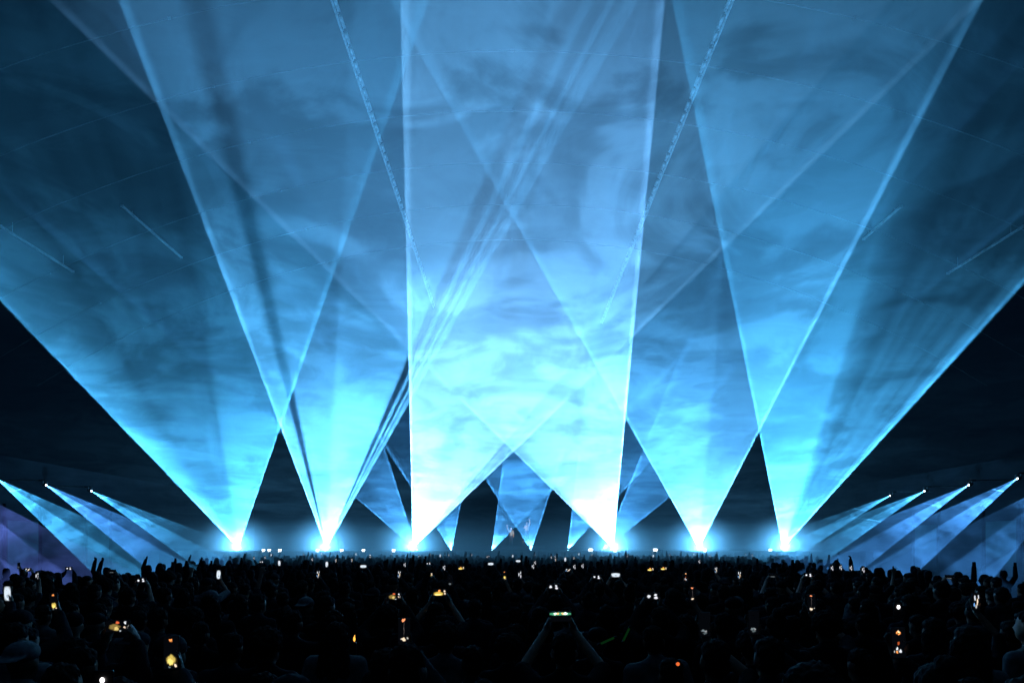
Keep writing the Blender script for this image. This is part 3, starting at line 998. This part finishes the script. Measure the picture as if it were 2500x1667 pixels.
# people the photograph picks out
CAST = [
    (58, 1600, dict(head='cap_back', hat='pale', top='light', h=0.99)), (735, 1478, dict(head='cap_back', hat='pale', h=0.99)), (515, 1452, dict(head='cap', hat='pale')),
    (2322, 1560, dict(head='long', top='light', h=1.02)), (1085, 1545, dict(head='curly', top='light')), (1345, 1470, dict(head='short', top='light')),
    (815, 1545, dict(head='long', top='light', h=0.98)), (215, 1580, dict(head='long', top='light')), (1640, 1545, dict(head='short', top='light', sleeve='short')),
    (1800, 1470, dict(head='cap', hat='pale', top='light')), (1860, 1625, dict(head='cap_back', hat='violet', top='violet')), (2290, 1660, dict(head='short', top='light', h=0.95)),
    (2230, 1385, dict(head='bucket', h=1.02)), (2120, 1395, dict(head='cap')), (2450, 1400, dict(head='short', pose='wave', rz=0.15, h=1.0)),
    (395, 1385, dict(head='short', pose='wave', h=1.0)), (1075, 1520, dict(head='short')), (1452, 1402, dict(pose='both_up', head='short')),
    (1055, 1385, dict(pose='fist', head='short')), (975, 1372, dict(pose='wave', head='short', h=1.05)), (1690, 1640, dict(head='short', top='light', h=0.93)),
]
for px, py, kw in CAST:
    hh = kw.get('h', 1.0) * 1.66
    Y = min((CZ - hh) * F / (py - HY), 20.0)
    x, y = (px - CX) / F * Y, Y
    if all((x - a) ** 2 + (y - b) ** 2 > 0.30 ** 2 for a, b, _ in taken):
        people.append((x, y, dict(kw, cast=True)))
        taken.append((x, y, 0.45))

r2 = random.Random(5)
y = 2.55
row = 0
while y < 46.5:
    half = 0.80 * y + 0.8
    stp = 0.66 if y < 17 else 0.72
    n = int(2 * half / stp)
    for k in range(n + 1):
        x = -half + (k + 0.5 * (row % 2)) * stp + r2.uniform(-.17, .17)
        yy = y + r2.uniform(-.22, .22)
        if abs(x) / yy > 0.79:
            continue
        lim = 15.5 + 2.0 * math.sin(x * 0.9) + 1.5 * r2.random()
        if yy > lim - 2 and abs(x) / yy > 0.40 + 0.39 * math.exp(-(yy - 12.5) / 6.5) + 0.05 * r2.random():
            continue
        if any((x - a) ** 2 + (yy - b) ** 2 < q * q for a, b, q in taken if abs(b - yy) < 1):
            continue
        if r2.random() < 0.06:
            continue
        # leave the camera's own feet clear
        if x * x + yy * yy < 2.3 ** 2:
            continue
        people.append((x, yy, dict(h=r2.gauss(0.985, 0.04))))
    y += 0.74 if y < 17 else 0.86
    row += 1

people.sort(key=lambda q: q[1])
near, far = [], []
for q in people:
    (near if len(near) < 300 else far).append(q)

HEADS = ['short'] * 9 + ['long'] * 4 + ['bun', 'ponytail', 'ponytail', 'curly', 'curly', 'cap', 'cap_back', 'short', 'curly']
HW = dict(short='short-haired', long='long-haired', bun='top-knotted', ponytail='ponytailed', curly='curly-haired', cap='capped', cap_back='backwards-capped',
          shaved='shaven-headed', hood='hooded', bucket='bucket-hatted')
PW = dict(down='arms down', front='one arm bent', phone_two='both hands on a phone', phone_one='one arm up with phone', phone_low='phone at eye level', wave='one hand waving',
          fist='one fist raised', both_up='both hands raised')
MATS = dict(light=M['top_light'], violet=M['top_violet'], pale=M['cap_pale'])
made = []
for x, y, kw in near:
    kw = dict(kw)
    hd = kw.get('head') or r2.choice(HEADS)
    ps = kw.get('pose') or r2.choice(['down'] * 10 + ['front'] * 3 + (['wave', 'fist'] if y > 9 and r2.random() < .35 else ['down']))
    tp = kw.get('top') or ('light' if r2.random() < 0.06 else None)
    slv = kw.get('sleeve') or r2.choice(('long', 'short'))
    h = kw['h'] if 'h' in kw else 0.985
    if not kw.get('fixed'):
        h = min(1.07, max(0.9, h))
    rz = kw.get('rz', 0.0 if kw.get('fixed') else r2.gauss(0, 0.22))
    e = person(x, y, 0, ps, hd, slv, MATS.get(tp), MATS.get(kw.get('hat')), h, rz, r2.uniform(0.96, 1.10) if not kw.get('fixed') else 1.0,
               None if kw.get('fixed') else (r2.gauss(0, .035), r2.gauss(0, .04)))
    made.append((e, x, y, hd, ps, tp))
# rows as one can count them from the camera, people from left to right
ROWH = 0.74
rows = {}
for q in made:
    rows.setdefault(int((q[2] - 1.6) / ROWH), []).append(q)
for ri, (rk, qs) in enumerate(sorted(rows.items())):
    qs.sort(key=lambda q: q[1] / q[2])
    for i, (e, x, y, hd, ps, tp) in enumerate(qs):
        tw = {'light': 'pale top', 'violet': 'violet top'}.get(tp, 'dark top')
        tag(e, '%s person in %s, %s, %s row, %s from left' % (HW[hd], tw, PW[ps], ORD[ri], ORD[i]), 'person', 'crowd watching the show')

# everyone farther back reads as one dark mass of heads
V, T, off = [], [], 0
for x, y, kw in far:
    ps = kw.get('pose') or r2.choice(['down'] * 14 + ['front', 'wave', 'fist'])
    v, t = LOW[ps, r2.choice(('short', 'short', 'long'))]
    h = kw.get('h', 0.985)
    if not kw.get('fixed'):
        h = min(1.07, max(0.9, h))
    a = 0.0 if kw.get('fixed') else r2.gauss(0, 0.2)
    R_ = np.array([[math.cos(a), -math.sin(a), 0], [math.sin(a), math.cos(a), 0], [0, 0, 1]])
    V.append(v @ R_.T * h + np.array([x, y, 0])); T.append(t + off); off += len(v)
V, T = np.concatenate(V), np.concatenate(T)
me = bpy.data.meshes.new('far_crowd')
me.vertices.add(len(V)); me.vertices.foreach_set('co', V.ravel())
me.loops.add(T.size); me.loops.foreach_set('vertex_index', T.ravel().astype(np.int32))
me.polygons.add(len(T)); me.polygons.foreach_set('loop_start', np.arange(0, T.size, 3, dtype=np.int32))
me.polygons.foreach_set('use_smooth', np.ones(len(T), dtype=bool))
me.update(calc_edges=True); me.validate()
tag(obj('far_crowd', me, None, M['top_dark']), 'dense dark mass of far people between the near crowd and the stage', 'crowd', kind='stuff')

# phones in the hands
prow = {}
for it in ph_items:
    prow.setdefault(int(math.log(it[0].y / 2.2) / 0.22), []).append(it)
names = {}
cnt = {}
CARD = ['one', 'two', 'three', 'four', 'five', 'six', 'seven', 'eight', 'nine', 'ten', 'eleven', 'twelve', 'thirteen', 'fourteen', 'fifteen', 'sixteen', 'seventeen', 'eighteen']
for bi, (rk, its) in enumerate(sorted(prow.items())):
    its.sort(key=lambda q: q[0].x / q[0].y)
    for i, (p, land, scr, words) in enumerate(its):
        e = phone(p, land, scr, rnd.gauss(0, 0.04), rnd.gauss(-0.05, 0.05))
        cnt[words, land] = cnt.get((words, land), 0) + 1
        tag(e, '%s phone, %s screen, held up, band %s back, %s from left' % ('sideways' if land else 'upright', words, CARD[bi], ORD[i]), 'phone', 'phones held up in the crowd')

# ---------------------------------------------------------------- small lights in hands
def flash(px, py, Y, r, lab):
    e = empty('phone_torch', W(px, py, Y))
    tag(e, lab, 'torch', 'phone torches')
    bm = bmesh.new(); box(bm, (0, 0.006, -0.04), (0.074, 0.009, 0.15), bev=0.004)
    c = obj('case', to_mesh(bm, 'case'), e, M['phone'])
    bm = bmesh.new(); ell(bm, (0, -0.004, 0), (r, 0.006, r * 1.25), 14)
    obj('light', to_mesh(bm, 'light', True), c, M['torch'])


flash(251, 1659, 2.5, 0.0085, 'white phone torch glowing at the bottom edge near lower left')
flash(2193, 1481, 5.8, 0.014, 'white phone torch glowing above the big orange phone at lower right')
p = W(865, 1560, 3.7)
e = empty('cigarette_lighter', p)
tag(e, 'small orange lighter flame in front of a pale hood, lower left of centre', 'lighter')
bm = bmesh.new(); box(bm, (0, 0, -0.05), (0.024, 0.012, 0.07), bev=0.004)
obj('case', to_mesh(bm, 'case'), e, M['phone'])
bm = bmesh.new(); ell(bm, (0, 0, 0.002), (0.006, 0.006, 0.013), 12); cap(bm, (0, 0, 0.01), (0.003, 0, 0.024), 0.004, 0.001, 8)
obj('flame', to_mesh(bm, 'flame', True), e, M['flame'])
e = empty('cigarette', W(1655, 1620, 3.0))
tag(e, 'glowing orange cigarette tip near the bottom edge right of centre', 'cigarette')
bm = bmesh.new(); tube(bm, (0, 0.004, 0), (0.01, 0.07, -0.01), 0.004, 8)
obj('paper_tube', to_mesh(bm, 'tube'), e, M['paper'])
bm = bmesh.new(); ell(bm, (0, 0, 0), (0.0085, 0.006, 0.0085), 12)
obj('ember', to_mesh(bm, 'ember', True), e, M['ember'])
for px, py, Y, ang, lab in ((1483, 1563, 3.6, 1.15, 'level glowing tube for a green cloth-like patch behind a dark head, lower centre'), (1529, 1548, 3.8, 0.45, 'steep glowing tube for a green cloth-like patch beside a dark phone, lower centre')):
    e = empty('green_patch', W(px, py, Y))  # emissive tube added where a green cloth-like patch shows
    e.rotation_euler = (0, ang, 0)
    tag(e, lab, 'green patch', 'glowing green patches')
    bm = bmesh.new(); cap(bm, (0, 0, -0.035), (0, 0, 0.035), 0.006, 0.006, 10)
    obj('tube', to_mesh(bm, 'tube', True), e, M['glow_green'])
    for s in (-1, 1):
        bm = bmesh.new(); cap(bm, (0, 0, s * 0.043), (0, 0, s * 0.052), 0.0065, 0.005, 10)
        obj('end_cap', to_mesh(bm, 'cap', True), e, M['phone'])

# folded paper drifting in the left beams
e = empty('paper_sheet', W(164, 1268, 33))
e.rotation_euler = (0.5, 0.5, 0.4)
tag(e, 'folded pale paper sheet floating in the blue beams at left', 'paper')
bm = bmesh.new()
for tri in (((-.22, 0, -.08), (.20, 0, .14), (.02, .10, -.10)), ((-.22, 0, -.08), (.20, 0, .14), (-.06, -.05, .10))):
    a_, b_, c_ = (Vector(q) for q in tri)
    nn = (b_ - a_).cross(c_ - a_).normalized() * 0.002
    v0 = [bm.verts.new(q + nn) for q in (a_, b_, c_)]; v1 = [bm.verts.new(q - nn) for q in (a_, b_, c_)]
    bm.faces.new(v0); bm.faces.new(v1[::-1])
    for k in range(3):
        bm.faces.new((v0[k], v0[(k + 1) % 3], v1[(k + 1) % 3], v1[k]))
obj('sheet', to_mesh(bm, 'sheet'), e, M['paper'])

# ---------------------------------------------------------------- performers
for x, y, z, pose, hd, top, lab, rz in (
        (-0.10, 64.9, 2.42, 'wave', 'short', M['top_light'], 'performer in pale top on the riser with one arm raised, left of the two', math.pi),
        (1.42, 65.1, 2.92, 'fist', 'cap', M['top_light'], 'performer standing higher on the riser with a raised fist, right of the two', math.pi)):
    e = person(x, y, z, pose, hd, 'short', top, M['cap_pale'] if hd == 'cap' else None, 1.0, rz)
    tag(e, lab, 'person', 'performers on the riser')
src, dst = Vector((0.7, 62.7, 2.22)), Vector((0.62, 65.0, 4.0))
e = empty('keylight', (src.x, src.y, 2.02))  # lamp and housing added to brighten the performers
tag(e, 'small footlight added on the deck to light the two performers', 'keylight')
bm = bmesh.new(); box(bm, (0, -0.10, 0.09), (0.30, 0.16, 0.16), bev=0.02)
hs_ = obj('housing', to_mesh(bm, 'housing'), e, M['black'])
bm = bmesh.new(); box(bm, (0, -0.012, 0.11), (0.24, 0.02, 0.11), bev=0.006)
obj('lens', to_mesh(bm, 'lens'), hs_, M['lamp'])
l = bpy.data.lights.new('keylight_beam', 'SPOT')
l.energy, l.color, l.spot_size, l.spot_blend, l.shadow_soft_size = 700, (1.0, 0.90, 0.80), D(60), 0.6, 0.06
o = bpy.data.objects.new('keylight_beam', l); COL.objects.link(o)
o.location = src
o.rotation_euler = (dst - src).to_track_quat('-Z', 'Y').to_euler()

# ---------------------------------------------------------------- added laser halos, and the low mist
def halo_mat(name, dens):  # density fades outward to shape a round halo
    m = bpy.data.materials.new(name)
    nt = nodes(m); nt.nodes.clear()
    o_ = N(nt, 'ShaderNodeOutputMaterial'); v = N(nt, 'ShaderNodeVolumeScatter')
    v.inputs['Anisotropy'].default_value = 0.1
    tc = N(nt, 'ShaderNodeTexCoord')
    ln = N(nt, 'ShaderNodeVectorMath', operation='LENGTH')
    nt.links.new(tc.outputs['Object'], ln.inputs[0])
    r = N(nt, 'ShaderNodeMapRange', interpolation_type='SMOOTHSTEP')
    r.inputs[1].default_value, r.inputs[2].default_value = 0.0, 1.0
    r.inputs[3].default_value, r.inputs[4].default_value = dens, 0.0
    nt.links.new(ln.outputs['Value'], r.inputs[0]); nt.links.new(r.outputs[0], v.inputs['Density']); nt.links.new(v.outputs[0], o_.inputs['Volume'])
    return m


HALO = halo_mat('halo_ball', 0.25)
for i, A in enumerate(apex):  # smoke added only to make the glow round each laser
    bm = bmesh.new(); ell(bm, (0, 0, 0), (1, 1, 1), 20)
    o = obj('halo_ball', to_mesh(bm, 'puff', True), None, HALO)
    o.location = A + Vector((0, -0.35, 0.05)); o.scale = (3.2, 3.0, 2.8)
    tag(o, 'smoke ball added for the blue halo round the %s big laser from the left' % ORD[i], 'smoke', kind='stuff')

m = bpy.data.materials.new('low_mist')
nt = nodes(m); nt.nodes.clear()
oo = N(nt, 'ShaderNodeOutputMaterial'); pv = N(nt, 'ShaderNodeVolumeScatter')
pv.inputs['Anisotropy'].default_value = 0.4
gg = N(nt, 'ShaderNodeNewGeometry'); sx_ = N(nt, 'ShaderNodeSeparateXYZ'); nt.links.new(gg.outputs['Position'], sx_.inputs[0])
fz = N(nt, 'ShaderNodeMapRange', interpolation_type='SMOOTHSTEP')
for q, v in ((1, 1.6), (2, 4.4), (3, 0.034), (4, 0.0)):
    fz.inputs[q].default_value = v
nt.links.new(sx_.outputs['Z'], fz.inputs[0])
fx = N(nt, 'ShaderNodeMapRange', interpolation_type='SMOOTHSTEP')
for q, v in ((1, 14.0), (2, 24.0), (3, 1.0), (4, 0.0)):
    fx.inputs[q].default_value = v
nt.links.new(math_node(nt, 'ABSOLUTE', sx_.outputs['X']), fx.inputs[0])
nt.links.new(math_node(nt, 'MULTIPLY', fz.outputs[0], fx.outputs[0]), pv.inputs['Density'])
nt.links.new(pv.outputs[0], oo.inputs['Volume'])
bm = bmesh.new(); box(bm, (0, 37, 2.6), (48, 24, 3.8))
tag(obj('low_mist', to_mesh(bm, 'mist'), None, m), 'thin blue mist hanging over the far heads before the stage', 'mist', kind='stuff')
